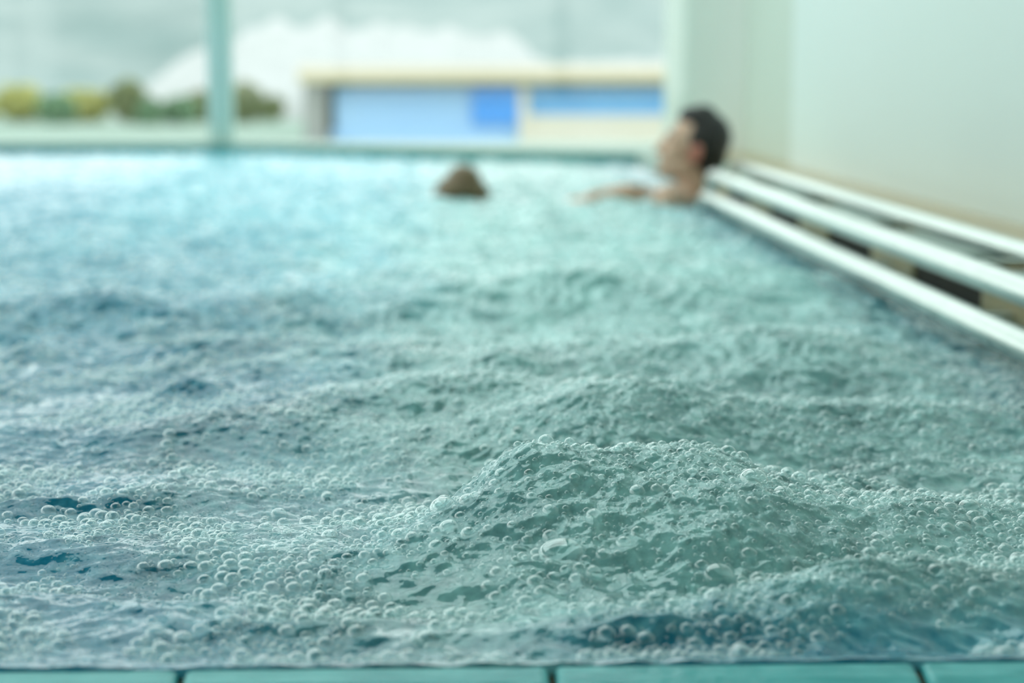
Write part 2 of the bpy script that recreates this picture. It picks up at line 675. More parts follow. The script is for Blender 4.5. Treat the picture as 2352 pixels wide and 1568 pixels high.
def domes(B, seg, rings):
    tv, tf = dome_template(seg, rings)
    h0, n = surf_normals(B[:, 0], B[:, 1])
    up = n * 0.8 + np.array([0, 0, 0.2])
    up /= np.linalg.norm(up, axis=1)[:, None]
    a = np.cross(up, np.array([0.3, 1.0, 0.1]))
    a /= np.linalg.norm(a, axis=1)[:, None]
    b = np.cross(up, a)
    r = B[:, 2]
    sq = 0.8 + 0.3 * rng.random(len(B))
    c = np.stack([B[:, 0], B[:, 1], h0], 1) + up * (r * 0.12)[:, None]
    V = (c[:, None, :] + r[:, None, None] * (tv[None, :, 0:1] * a[:, None, :] + tv[None, :, 1:2] * b[:, None, :]
         + (tv[None, :, 2:3] * sq[:, None, None]) * up[:, None, :]))
    Fc = tf[None, :, :] + (np.arange(len(B)) * len(tv))[:, None, None]
    return V.reshape(-1, 3), Fc.reshape(-1, 3)


# material of the churning water
def water_mat():
    m, nt, out = mat_new('churning_water')
    L = nt.links.new
    p = node(nt, 'ShaderNodeBsdfPrincipled')
    p.inputs['Roughness'].default_value = 0.05
    p.inputs['IOR'].default_value = 1.75
    p.inputs['Specular Tint'].default_value = (0.80, 1.0, 0.99, 1)
    p.inputs['Coat Weight'].default_value = 0.0
    L(p.outputs[0], out.inputs[0])
    tc = node(nt, 'ShaderNodeTexCoord')
    at = node(nt, 'ShaderNodeAttribute', attribute_name='aeration')
    bl = node(nt, 'ShaderNodeAttribute', attribute_name='blueness')
    deep = node(nt, 'ShaderNodeMix', data_type='RGBA')
    deep.inputs[6].default_value = (0.001, 0.062, 0.085, 1)
    deep.inputs[7].default_value = (0.001, 0.175, 0.300, 1)
    L(bl.outputs['Fac'], deep.inputs[0])
    # specks of air under the surface
    vo = node(nt, 'ShaderNodeTexVoronoi')
    vo.inputs['Scale'].default_value = 210
    L(tc.outputs['Object'], vo.inputs['Vector'])
    no = node(nt, 'ShaderNodeTexNoise')
    no.inputs['Scale'].default_value = 60
    no.inputs['Detail'].default_value = 6
    L(tc.outputs['Object'], no.inputs['Vector'])
    sp = node(nt, 'ShaderNodeMath', operation='MULTIPLY_ADD')
    sp.inputs[1].default_value = 1.0
    sp.inputs[2].default_value = -0.5
    L(no.outputs['Fac'], sp.inputs[0])
    ad = node(nt, 'ShaderNodeMath', operation='ADD', use_clamp=True)
    L(at.outputs['Fac'], ad.inputs[0])
    L(sp.outputs[0], ad.inputs[1])
    mx = node(nt, 'ShaderNodeMix', data_type='RGBA')
    milk = node(nt, 'ShaderNodeMix', data_type='RGBA')
    milk.inputs[6].default_value = (0.40, 0.71, 0.69, 1)
    milk.inputs[7].default_value = (0.22, 0.64, 0.75, 1)
    L(bl.outputs['Fac'], milk.inputs[0])
    L(milk.outputs[2], mx.inputs[7])
    L(ad.outputs[0], mx.inputs[0])
    L(deep.outputs[2], mx.inputs[6])
    L(mx.outputs[2], p.inputs['Base Color'])
    sl = node(nt, 'ShaderNodeMath', operation='MULTIPLY_ADD')
    sl.inputs[1].default_value = 0.65
    sl.inputs[2].default_value = 0.3
    L(at.outputs['Fac'], sl.inputs[0])
    L(sl.outputs[0], p.inputs['Specular IOR Level'])
    # ripples and froth too small for the mesh
    v2 = node(nt, 'ShaderNodeTexVoronoi', feature='SMOOTH_F1')
    v2.inputs['Scale'].default_value = 230
    v2.inputs['Smoothness'].default_value = 0.3
    L(tc.outputs['Object'], v2.inputs['Vector'])
    inv = node(nt, 'ShaderNodeMath', operation='MULTIPLY')
    inv.inputs[1].default_value = -1.0
    L(v2.outputs['Distance'], inv.inputs[0])
    b = node(nt, 'ShaderNodeBump')
    b.inputs['Strength'].default_value = 0.4
    b.inputs['Distance'].default_value = 0.0006
    L(inv.outputs[0], b.inputs['Height'])
    L(b.outputs[0], p.inputs['Normal'])
    return m


def bubble_mat():
    m, nt, out = mat_new('bubble_film')
    L = nt.links.new
    t = node(nt, 'ShaderNodeBsdfTransparent')
    t.inputs[0].default_value = (0.95, 0.985, 0.985, 1)
    g = node(nt, 'ShaderNodeBsdfGlossy')
    g.inputs['Roughness'].default_value = 0.03
    g.inputs[0].default_value = (0.97, 1, 1, 1)
    lw = node(nt, 'ShaderNodeLayerWeight')
    lw.inputs[0].default_value = 0.5
    pw = node(nt, 'ShaderNodeMath', operation='POWER')
    pw.inputs[1].default_value = 2.7
    ma = node(nt, 'ShaderNodeMath', operation='MULTIPLY_ADD')
    ma.inputs[1].default_value = 0.88
    ma.inputs[2].default_value = 0.085
    mx = node(nt, 'ShaderNodeMixShader')
    L(lw.outputs['Facing'], pw.inputs[0])
    L(pw.outputs[0], ma.inputs[0])
    L(ma.outputs[0], mx.inputs[0])
    L(t.outputs[0], mx.inputs[1])
    L(g.outputs[0], mx.inputs[2])
    L(mx.outputs[0], out.inputs[0])
    return m


M['water'] = water_mat()
M['bubble'] = bubble_mat()

nx, ny = len(xs), len(ys)
idx = np.arange(nx * ny, dtype=np.int32).reshape(ny, nx)
Q = np.stack([idx[:-1, :-1], idx[:-1, 1:], idx[1:, 1:], idx[1:, :-1]], -1).reshape(-1, 4)
water = np_mesh('pool_water', np.stack([XX, YY, ZZ], -1).reshape(-1, 3), Q, M['water'])
BLUE = np.clip(sstep(0.15, -0.6, XX + 0.2 * perlin(XX * 5, YY * 4, 51)) * (0.5 + 0.6 * perlin(XX * 8, YY * 8, 52) + 0.25)
               + 0.5 * sstep(0.5, 0.8, XX) + (0.35 + 0.5 * sstep(0.0, 0.2, XX)) * sstep(NEAR_Y + 0.16, NEAR_Y + 0.04, YY) + 0.5 * sstep(-0.3, -1.3, XX) * sstep(1.7, 2.6, YY)
               + 0.8 * sstep(-0.40, -0.75, XX) * sstep(1.7, 2.2, YY) + 0.35 * sstep(0.0, -0.2, XX), 0, 1)
for nm, arr in (('aeration', AERF), ('blueness', BLUE)):
    a = water.data.attributes.new(nm, 'FLOAT', 'POINT')
    a.data.foreach_set('value', arr.astype(np.float32).ravel())
tag(water, 'turquoise churning whirlpool water filling the pool', 'water', kind='stuff')

small = BA[BA[:, 2] < 0.0024]
large = BA[BA[:, 2] >= 0.0024]
v1, f1 = domes(small, 8, 4)
v2, f2 = domes(large, 14, 7)
froth = np_mesh('froth', np.concatenate([v1, v2]), np.concatenate([f1, f2 + len(v1)]), M['bubble'])
tag(froth, 'froth of countless small bubbles riding on the churning water', 'froth', kind='stuff')

tv, tf = dome_template(40, 20, -0.2)
for (bx, by, br, fl, lab) in big_list:
    h0, n = surf_normals(np.array([bx]), np.array([by]))
    o = np_mesh('bubble', tv * np.array([br, br, br * fl]), tf, M['bubble'])
    up = (Vector(n[0]) * 0.6 + Vector((0, 0, 0.4))).normalized()
    o.rotation_euler = Vector((0, 0, 1)).rotation_difference(up).to_euler()
    o.location = (bx, by, float(h0[0]) - 0.0005)
    tag(o, lab, 'bubble', 'large bubbles standing on the water')

# ------------------------------------------------------------------ near edge of the pool
gaps = [onz(422, 1530).x, onz(1275, 1530).x, onz(2112, 1530).x]
step = (gaps[2] - gaps[0]) / 2
prof = [(0.002, -0.16), (0.001, -0.012), (-0.002, -0.005), (-0.007, -0.0012), (-0.014, 0.0), (-0.03, -0.003), (-0.06, -0.013),
        (-0.10, -0.030), (-0.135, -0.046), (-0.142, -0.052), (-0.144, -0.16)]
cop = MB()
x = gaps[0] - 14 * step
while x < 1.25:
    x0, x1 = x + 0.0022, x + step - 0.0022
    secs = [(x0, 0.004), (x0 + 0.0015, 0.001), (x0 + 0.005, 0.0), (x1 - 0.005, 0.0), (x1 - 0.0015, 0.001), (x1, 0.004)]
    v, f = [], []
    n = len(prof)
    for sx, drop in secs:
        for (py, pz) in prof:
            v.append((sx, NEAR_Y + py, pz - (drop if pz > -0.1 else 0)))
    for i in range(len(secs) - 1):
        for j in range(n - 1):
            f.append((i * n + j, (i + 1) * n + j, (i + 1) * n + j + 1, i * n + j + 1))
    f.append(tuple(range(n)))
    f.append(tuple(range((len(secs) - 1) * n, len(secs) * n)))
    cop.add(v, f)
    x += step
struct(cop.build('trim_1', M['coping'], smooth=False), 'glazed teal coping tiles along the near pool edge')
gr = MB()
n = len(prof)
gv = []
for sx in (gaps[0] - 14 * step, 1.25):
    for (py, pz) in prof:
        gv.append((sx, NEAR_Y + py * 0.985 - 0.002, pz - 0.006 if pz > -0.1 else pz))
gr.add(gv, [(j, n + j, n + j + 1, j + 1) for j in range(n - 1)])
struct(gr.build('trim_2', M['grout'], smooth=True), 'brown grout between the coping tiles')

struct(MB().box(-4.6, 1.30, -3.0, NEAR_Y - 0.145, -0.25, -0.055).build('floor', M['deck']), 'tiled deck on the near side')

# ------------------------------------------------------------------ basin under the water
bas = MB()
bas.box(LX - 0.1, 0.95, NEAR_Y, 9.7, -1.40, -1.30)
struct(bas.build('floor_basin', M['basin']), 'tiled bottom of the pool')
struct(MB().box(LX - 0.2, LX - 0.012, NEAR_Y - 0.1, 9.9, -1.4, 0.05).build('wall_basin_left', M['pool_tile']))
struct(MB().box(LX - 0.2, 0.95, NEAR_Y - 0.14, NEAR_Y - 0.005, -1.4, -0.161).build('wall_basin_near', M['pool_tile']))
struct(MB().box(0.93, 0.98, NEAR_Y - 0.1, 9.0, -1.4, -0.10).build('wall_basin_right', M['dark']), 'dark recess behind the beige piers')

# ------------------------------------------------------------------ right hand edge: piers, slotted cover, deck strip
K = 1.09 / 1.0
D0 = NEAR_Y
per = 0.74
y0 = 2.89 - 4 * per
piers = MB()
slots = MB()
pier_ys = []
for i in range(12):
    c = y0 + i * per            # centre of a dark opening
    a0, a1 = c + 0.21, c + per - 0.21
    if a1 > 6.05:
        break
    piers.box(RX, 0.93, a0, a1, -0.35, 0.058)
    pier_ys.append((a0 + a1) / 2)
struct(piers.build('trim_3', M['beige'], bevel=0.006), 'beige tiled piers between dark openings under the tubes')
struct(MB().box(0.838, 0.935, 0.4, 6.0, -0.35, 0.052).build('trim_4', M['dark']), 'dark panel standing in for the shaded depth of the openings')
per2 = 0.88
yy0 = 3.29 - 4 * per2
for i in range(12):
    c = yy0 + i * per2
    a0, a1 = c + 0.15, c + per2 - 0.15
    if a1 > 6.05:
        break
    slots.box(0.935, 1.115, a0, a1, 0.005, 0.030)
struct(slots.build('trim_5', M['grey'], bevel=0.004), 'grey gutter covers with dark slots between the tubes')
struct(MB().box(RX, 1.115, 6.0, 8.3, -0.35, 0.046).build('trim_11', M['sill'], bevel=0.006), 'pale ledge beyond the ends of the tubes')
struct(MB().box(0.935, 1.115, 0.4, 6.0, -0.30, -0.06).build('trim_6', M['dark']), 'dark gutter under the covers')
struct(MB().box(1.115, 1.34, -3.0, 8.55, -0.30, 0.050).build('floor_right', M['deck']), 'beige tiled ledge at the foot of the right wall')

# three steel tubes: one welded rest
rail = empty('tube_rest', (0.9, 3.0, 0.0))
tag(rail, 'rest of three parallel steel tubes along the right pool edge', 'rail')


def tube_pts(X, z, y0, y1, drop):
    pts = [(X - 0.9, y0 - 3.0, z), (X - 0.9, y1 - 3.0 - 0.10, z)]
    for k in range(1, 7):
        t = k / 6 * PI / 2
        pts.append((X - 0.9, y1 - 3.0 - 0.10 + 0.07 * math.sin(t), z - 0.07 * (1 - math.cos(t))))
    pts.append((X - 0.9, y1 - 3.0 - 0.03, z - 0.07 - drop))
    return pts


TUBES = [(0.735, 0.039, 5.16, 0.05, 0.0205), (0.762, 0.099, 5.20, 0.11, 0.0205), (0.862, 0.121, 5.42, 0.13, 0.0160)]
for X, z, ye, dr, tr_ in TUBES:
    MB().tube(tube_pts(X, z, 0.35, ye, dr), tr_, 28).build('tube', M['steel'], rail, smooth=True)
for yc in pier_ys:
    if yc > 5.0:
        break
    b = MB()
    b.box(0.740 - 0.9, 0.838 - 0.9, yc - 3.006, yc - 2.994, 0.028, 0.036)
    b.box(0.766 - 0.9, 0.858 - 0.9, yc - 3.006, yc - 2.994, 0.108, 0.116)
    b.box(0.850 - 0.9, 0.858 - 0.9, yc - 3.006, yc - 2.994, 0.058, 0.120)
    b.build('bracket', M['steel'], rail, bevel=0.002)

# ------------------------------------------------------------------ walls and windows
P_K = Vector((1.34, 8.30, 0))   # corner at the right
CEIL = 4.0
ADDED_SKYL = 1.5
WTOP = 3.6
wl = MB().box(1.30, 1.50, -3.0, 6.72, 0.0, CEIL)
struct(wl.build('wall_right', M['wall'], bevel=0.004), 'pale wall panel at the right')
struct(MB().box(1.335, 1.50, 6.72, 8.02, 0.0, CEIL).build('wall_right_end', M['wall_green']), 'greenish end of the right wall, set back')
cB = ony(1568, 300, 8.22)
M['corner'] = simple('corner_paint', rgb(218, 221, 212), rgb(221, 224, 216), 2, rough=0.4)
struct(MB().prism([(cB.x, cB.y), (1.335, 8.02), (1.50, 8.02), (1.50, 9.0), (cB.x, 9.0)], 0.03, CEIL).build('trim_7', M['corner'], bevel=0.01), 'pale corner post beside the window')

# facade lines follow the far pool edge, set back from it
dR = (P_R - P_C).normalized()
nR = Vector((-dR.y, dR.x, 0))
if nR.y < 0: nR = -nR
F_C = Vector((P_C.x, P_C.y + 0.16, 0))
F_R = F_C + dR * ((cB.x - F_C.x) / dR.x)
F_L = Vector((-5.0, P_C.y + 0.16 + (P_L.y - P_C.y) * 0.0, 0))
SILL = 0.049
# far ledge: teal face to the water, pale top
ledge = MB()
ledge.prism([(P_L.x, P_L.y + 0.01), (P_C.x, P_C.y + 0.01), (P_R.x + 0.6, P_C.y + (P_R.y - P_C.y) * (P_R.x + 0.6 - P_C.x) / (P_R.x - P_C.x) + 0.01),
             (1.6, 9.4), (P_L.x, P_L.y + 0.5)], -1.4, SILL - 0.012)
struct(ledge.build('wall_far', M['pool_tile']), 'low teal tiled far side of the pool')
top = MB()
top.prism([(P_L.x, P_L.y), (P_C.x, P_C.y), (P_R.x + 0.6, P_C.y + (P_R.y - P_C.y) * (P_R.x + 0.6 - P_C.x) / (P_R.x - P_C.x)),
           (1.6, 9.4), (P_L.x, P_L.y + 0.5)], SILL - 0.012, SILL)
struct(top.build('trim_8', M['sill']), 'pale ledge under the windows')

w1 = MB()
w1.wallbox(F_L, F_C - Vector((0.05, 0, 0)), 0.012, SILL, WTOP)
struct(w1.build('window_1', M['glass']), 'large left window pane')
w2 = MB()
w2.wallbox(F_C + dR * 0.05, F_R, 0.012, SILL, WTOP)
struct(w2.build('window_2', M['glass']), 'large right window pane')
post = MB().box(F_C.x - 0.045, F_C.x + 0.055, F_C.y - 0.06, F_C.y + 0.06, SILL, CEIL)
struct(post.build('trim_9', M['post'], bevel=0.006), 'slender teal window post between the two panes')
struct(MB().box(F_C.x - 0.075, F_C.x - 0.045, F_C.y - 0.05, F_C.y + 0.05, SILL, CEIL).build('trim_10', M['frame'], bevel=0.004), 'pale edge strip on the window post')
hd = MB()
hd.wallbox(F_L, F_C, 0.12, WTOP, CEIL)
hd.wallbox(F_C, F_R, 0.12, WTOP, CEIL)
struct(hd.build('wall_header', M['wall']), 'lintel above the windows')
# left facade and back wall, out of the frame but they light the hall
lf = MB()
lf.box(-5.06, -4.94, -3.0, P_C.y + 0.2, -0.1, 0.25)
lf.box(-5.06, -4.94, -3.0, P_C.y + 0.2, WTOP, CEIL)
for k in range(7):
    yk = -3.0 + k * 2.03
    lf.box(-5.06, -4.94, yk - 0.05, yk + 0.05, 0.25, WTOP)
struct(lf.build('wall_left', M['frame']), 'glazed left side of the hall')
struct(MB().box(-5.006, -4.994, -3.0, P_C.y + 0.2, 0.25, WTOP).build('window_3', M['glass']))
struct(MB().box(-5.06, 1.5, -3.12, -3.0, -0.25, CEIL).build('wall_back', M['wall']))
struct(MB().box(-5.0, LX - 0.2, -3.0, 9.6, -0.2, 0.05).build('floor_left', M['deck']))

# unseen glazed roof strips, added to light the hall and brighten water reflections
sky_n = 0
ce = MB()
ybs = [-3.12]
for c in (3.55, 4.9, 6.5, 8.1):
    hw = ADDED_SKYL / 2 if c > 4 else 0.55
    ybs += [c - hw, c + hw]
ybs.append(9.9)
for k in range(0, len(ybs), 2):
    ce.box(-5.06, 1.5, ybs[k], ybs[k + 1], CEIL, CEIL + 0.12)
ce.box(-5.06, -4.6, -3.0, 9.8, CEIL, CEIL + 0.12)
ce.box(1.0, 1.5, -3.0, 9.8, CEIL, CEIL + 0.12)
struct(ce.build('ceiling', M['ceiling']))
for k in range(1, len(ybs) - 1, 2):
    struct(MB().box(-4.6, 1.0, ybs[k], ybs[k + 1], CEIL + 0.05, CEIL + 0.06).build('window_%d' % (4 + k // 2), M['glass']))  # added overhead panes, placed for their light and reflections

# ------------------------------------------------------------------ outdoors
GZ = -2.0
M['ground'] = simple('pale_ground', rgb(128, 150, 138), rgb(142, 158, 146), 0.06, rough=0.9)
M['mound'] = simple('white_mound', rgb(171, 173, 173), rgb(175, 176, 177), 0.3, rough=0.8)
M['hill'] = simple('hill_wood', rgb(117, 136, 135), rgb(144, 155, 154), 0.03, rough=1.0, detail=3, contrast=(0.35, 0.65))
M['fascia'] = simple('beige_fascia', rgb(183, 173, 139), rgb(191, 181, 150), 0.4, rough=0.7)
M['rooftop'] = simple('pale_roof', rgb(219, 206, 192), rgb(225, 211, 199), 0.3, rough=0.8)
M['pav_wall'] = simple('pavilion_wall', rgb(150, 150, 150), rgb(158, 158, 156), 0.4, rough=0.8)
M['pav_white'] = simple('pavilion_white', rgb(228, 219, 202), rgb(231, 222, 208), 0.4, rough=0.8)
M['blue'] = simple('pale_blue_panel', rgb(167, 206, 250), rgb(178, 215, 250), 0.25, rough=0.3)  # base colour raised to imitate a glow in the panel
M['blue_mid'] = simple('blue_panel', rgb(82, 157, 242), rgb(93, 166, 248), 0.4, rough=0.3)
M['blue_r'] = simple('blue_window', rgb(121, 180, 236), rgb(133, 193, 246), 0.4, rough=0.25)
M['darkline'] = simple('roof_shade_line', rgb(60, 70, 66), rgb(66, 76, 72), 1, rough=0.8)  # dark tone for the shadow line under the pavilion roof

struct(MB().box(-160, 160, 10.2, 330, GZ - 0.5, GZ).build('ground', M['ground']), 'pale open ground outside the windows')

# hillside filling the view
gx, gy = np.meshgrid(np.linspace(-420, 420, 150), np.linspace(320, 760, 90))
gz = GZ + (gy - 320) * 0.17 + 10 * perlin(gx * 0.012, gy * 0.014, 61) * sstep(320, 380, gy) + 4 * perlin(gx * 0.05, gy * 0.05, 62) * sstep(320, 360, gy)
ii = np.arange(gx.size).reshape(gx.shape)
qq = np.stack([ii[:-1, :-1], ii[:-1, 1:], ii[1:, 1:], ii[1:, :-1]], -1).reshape(-1, 4)
struct(np_mesh('hillside', np.stack([gx, gy, gz], -1).reshape(-1, 3), qq, M['hill']), 'hazy wooded hillside far behind everything')

# white lumpy mound behind the pavilion
MY = 118.0


def mound_top(px):
    pts = [(330, 210), (365, 175), (385, 140), (430, 125), (478, 95), (520, 85), (560, 62), (590, 60), (620, 40), (660, 58), (700, 56), (740, 32), (785, 56), (830, 58), (862, 46), (895, 60), (930, 50), (965, 66), (1000, 70), (1032, 54), (1070, 78), (1120, 84), (1160, 68), (1195, 96), (1230, 125), (1290, 140), (1420, 138), (1560, 140), (1700, 150), (1800, 200)]
    return np.interp(px, [p[0] for p in pts], [p[1] for p in pts])


pxs = np.linspace(330, 1800, 220)
rows = np.linspace(0, 1, 40)
V = []
for t in rows:
    for q in pxs:
        tp = ony(q, float(mound_top(q)), MY)
        hgt = tp.z - GZ
        s_ = math.sin(min(1, t * 1.35) * PI / 2) ** 0.7 if t < 0.74 else math.cos((t - 0.74) / 0.26 * PI / 2)
        X = tp.x
        V.append((X, MY - 12 + 24 * t, GZ - 0.1 + hgt * s_))
V = np.array(V)
lum = perlin(V[:, 0] * 0.35, V[:, 1] * 0.35, 71) * 0.45 + perlin(V[:, 0] * 0.9, V[:, 1] * 0.9, 72) * 0.2
V[:, 2] += lum * np.clip((V[:, 2] - GZ) / 3, 0, 1)
ii = np.arange(len(V)).reshape(len(rows), len(pxs))
qq = np.stack([ii[:-1, :-1], ii[:-1, 1:], ii[1:, 1:], ii[1:, :-1]], -1).reshape(-1, 4)
mound = np_mesh('white_mound', V, qq, M['mound'])
tag(mound, 'big white lumpy mound behind the flat roofed pavilion', 'mound')

# pavilion
PY = 66.0
a = lambda x, y: ony(x, y, PY)
pav = empty('pavilion', (a(1120, 250).x, PY, GZ))
tag(pav, 'low flat roofed pavilion with beige roof edge and blue glazing', 'building')
inv = Matrix.Translation(-pav.location)


def part(name, mat, x0, y0, x1, y1, ya, yb, bevel=0.0, parent=None):
    p0, p1 = a(x0, y0), a(x1, y1)
    mb = MB().box(min(p0.x, p1.x), max(p0.x, p1.x), ya, yb, max(min(p0.z, p1.z), GZ), max(p0.z, p1.z))
    mb.xf(inv)
    o = mb.build(name, mat, pav, bevel=bevel)
    if parent is not None:
        o.parent = parent
    return o


GB = 186 + (ony(1176, 186, PY).z - GZ) * 0  # unused anchor
part('roof', M['rooftop'], 690, 150, 1760, 168, PY - 1.2, PY + 8)
part('fascia', M['fascia'], 690, 168, 1760, 190, PY - 1.25, PY - 1.0)
part('soffit_shade', M['darkline'], 740, 190, 1760, 198, PY - 0.9, PY + 7)  # shadow below the roof is put into this strip's dark colour
part('wall', M['pav_wall'], 700, 190, 752, 340, PY - 0.6, PY + 6)
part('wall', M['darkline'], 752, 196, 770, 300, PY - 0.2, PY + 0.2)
part('glass_wall', M['blue'], 760, 198, 1190, 330, PY - 0.1, PY + 0.1)
part('blue_sheet', M['blue_mid'], 1085, 199, 1190, 285, PY - 0.35, PY - 0.2)
part('column', M['pav_white'], 1192, 192, 1212, 330, PY - 0.5, PY)
part('wall', M['pav_white'], 1212, 264, 1760, 345, PY - 0.3, PY + 0.3)
wn = part('window', M['blue_r'], 1212, 198, 1760, 264, PY - 0.1, PY + 0.1)
# bushes
M['bush_y'] = simple('yellow_green_leaves', rgb(182, 184, 110), rgb(204, 202, 139), 1.5, rough=0.8)
M['bush_d'] = simple('dark_green_leaves', rgb(120, 153, 121), rgb(139, 170, 136), 1.5, rough=0.8)
M['bush_o'] = simple('olive_leaves', rgb(131, 141, 99), rgb(146, 153, 111), 1.5, rough=0.8)
M['stem'] = simple('stem_brown', rgb(96, 84, 62), rgb(108, 96, 72), 3, rough=0.9)


def bush(px, ytop, wpx, mat, Y, label, seed):
    base = ony(px, 260, Y)
    topz = ony(px, ytop, Y).z
    hgt = topz - GZ
    wid = (ony(px + wpx, 260, Y).x - base.x) / 2
    r = np.random.default_rng(seed)
    root = empty('bush', (base.x, Y, GZ))
    tag(root, label, 'bush', 'bushes beyond the left window')
    n = 1500
    u = r.normal(size=(n, 3))
    u /= np.linalg.norm(u, axis=1)[:, None]
    rad = (0.55 + 0.45 * r.random(n) ** 0.5) * (1 + 0.25 * perlin(u[:, 0] * 2 + seed, u[:, 2] * 2 + u[:, 1], seed % 7))
    c = u * rad[:, None] * np.array([wid, min(wid, 1.5), hgt * 0.52])
    c[:, 2] = np.clip(c[:, 2] + hgt * 0.5, 0.03, None)
    s_ = 0.10 + 0.10 * r.random(n)
    d1 = r.normal(size=(n, 3)); d1 /= np.linalg.norm(d1, axis=1)[:, None]
    d2 = np.cross(d1, r.normal(size=(n, 3))); d2 /= np.linalg.norm(d2, axis=1)[:, None]
    A = c - d1 * s_[:, None] * 1.4
    Bq = c + d2 * s_[:, None] * .6
    Cq = c + d1 * s_[:, None] * 1.4
    Dq = c - d2 * s_[:, None] * .6
    V = np.stack([A, Bq, Cq, Dq], 1).reshape(-1, 3)
    np_mesh('foliage', V, np.arange(4 * n).reshape(-1, 4), mat, root, smooth=False)
    st = MB()
    for k in range(5):
        t = r.random() * 2 * PI
        st.tube([(0.15 * math.cos(t), 0.15 * math.sin(t), 0), (wid * .35 * math.cos(t), .4 * math.sin(t), hgt * .35), (wid * .5 * math.cos(t), .5 * math.sin(t), hgt * .7)],
                [0.05, 0.035, 0.015], 6)
    st.build('stem', M['stem'], root)


BY = 100.0
bush(-60, 205, 110, M['bush_y'], BY, 'yellow green bush cut off by the left edge of the view', 3)
bush(48, 196, 110, M['bush_y'], BY + 3, 'yellow green bush nearest the left edge, behind a low dark one', 4)
bush(130, 218, 90, M['bush_d'], BY - 3, 'low dark green bush between two yellow green ones at the left', 5)
bush(195, 205, 130, M['bush_y'], BY + 2, 'broad yellow green bush halfway between left edge and window post', 6)
bush(295, 182, 80, M['bush_o'], BY, 'tallest olive bush with a pointed top, left of the window post', 7)
bush(345, 228, 60, M['bush_d'], BY - 5, 'low dark green bush at the foot of the pointed olive one', 8)
bush(412, 225, 80, M['bush_d'], BY - 3, 'dark rounded bush in front of the mound, just left of the window post', 9)
bush(462, 212, 70, M['bush_o'], BY + 2, 'olive bush half hidden behind the window post', 10)
bush(562, 190, 80, M['bush_o'], BY, 'olive bush just right of the window post', 12)
bush(622, 222, 60, M['bush_o'], BY + 4, 'low olive bush between the window post and the pavilion', 13)

# ------------------------------------------------------------------ people
M['skin'] = simple('skin', rgb(196, 158, 134), rgb(206, 168, 144), 20, rough=0.45)
M['skin_pale'] = simple('skin_pale', rgb(206, 178, 156), rgb(214, 186, 164), 20, rough=0.45)
M['hair_black'] = simple('black_hair', rgb(26, 24, 22), rgb(40, 36, 32), 60, rough=0.4, bump=0.4, bscale=120, stretch=(1, 1, 0.2))
M['hair_brown'] = simple('brown_hair', rgb(92, 74, 48), rgb(112, 92, 60), 60, rough=0.45, bump=0.4, bscale=120, stretch=(1, 1, 0.2))
M['trunks'] = simple('dark_trunks', rgb(40, 50, 70), rgb(50, 60, 84), 30, rough=0.7)


def head_prims(mb, Mh):
    """head: x forward, y side, z up, origin between the ears"""
    R3 = Mh.to_3x3()

    def E(c, r, rot=None):
        mb.ell(Mh @ Vector(c), r, R3 @ rot if rot else R3)

    def C(p, q, r0, r1):
        mb.cap(Mh @ Vector(p), Mh @ Vector(q), r0, r1, 12)
    E((-0.012, 0, 0.035), (0.096, 0.076, 0.088))
    E((0.038, 0, -0.025), (0.058, 0.060, 0.088))
    E((0.046, 0, -0.078), (0.045, 0.047, 0.034))
    E((0.078, 0, -0.096), (0.020, 0.024, 0.017))
    C((0.090, 0, 0.018), (0.112, 0, -0.028), 0.008, 0.012)
    for s in (-1, 1):
        E((0.102, 0.011 * s, -0.032), (0.012, 0.009, 0.009))
        C((0.086, 0.010 * s, 0.028), (0.074, 0.046 * s, 0.026), 0.010, 0.009)
        E((0.075, 0.031 * s, 0.006), (0.012, 0.016, 0.009))
        E((0.064, 0.045 * s, -0.022), (0.020, 0.018, 0.018))
        E((0.015, 0.052 * s, -0.062), (0.035, 0.012, 0.030))
        rot = Euler((0, 0.2, 0.25 * s)).to_matrix()
        E((-0.006, 0.082 * s, -0.008), (0.019, 0.007, 0.032), rot)
        E((-0.010, 0.085 * s, 0.006), (0.015, 0.006, 0.017), rot)
        E((0.002, 0.080 * s, -0.034), (0.009, 0.006, 0.009))
    C((0.092, -0.019, -0.058), (0.092, 0.019, -0.058), 0.0075, 0.0075)
    C((0.090, -0.016, -0.069), (0.090, 0.016, -0.069), 0.0080, 0.0080)


def hand_prims(mb, wrist, fwd, side, nrm, s=1.0, curl=0.35):
    """palm, four bent fingers of their own lengths, thumb from the side of the palm"""
    wrist, fwd, side, nrm = Vector(wrist), Vector(fwd).normalized(), Vector(side).normalized(), Vector(nrm).normalized()
    Rm = Matrix((fwd, side, nrm)).transposed()
    mb.ell(wrist + fwd * 0.048 * s, (0.052 * s, 0.041 * s, 0.016 * s), Rm)
    for k, (off, ln) in enumerate(((0.031, 0.072), (0.011, 0.080), (-0.010, 0.075), (-0.030, 0.058))):
        p = wrist + (fwd * 0.082 + side * off) * s
        ang = 0.1
        d = fwd + side * off * 2.0
        for seg, fr in enumerate((0.45, 0.32, 0.23)):
            ang += curl * (0.7 + 0.3 * seg)
            dd = (d.normalized() * math.cos(ang) - nrm * math.sin(ang))
            q = p + dd * ln * fr * s
            mb.cap(p, q, (0.0088 - seg * 0.0008) * s, (0.0084 - seg * 0.0008) * s, 10)
            p = q
    p = wrist + (fwd * 0.022 + side * 0.034) * s
    d1 = (fwd * 0.65 + side * 0.75 - nrm * 0.15).normalized()
    q = p + d1 * 0.040 * s
    mb.cap(p, q, 0.0125 * s, 0.0105 * s, 10)
    d2 = (fwd * 0.95 + side * 0.30 - nrm * 0.25).normalized()
    mb.cap(q, q + d2 * 0.030 * s, 0.0102 * s, 0.0088 * s, 10)


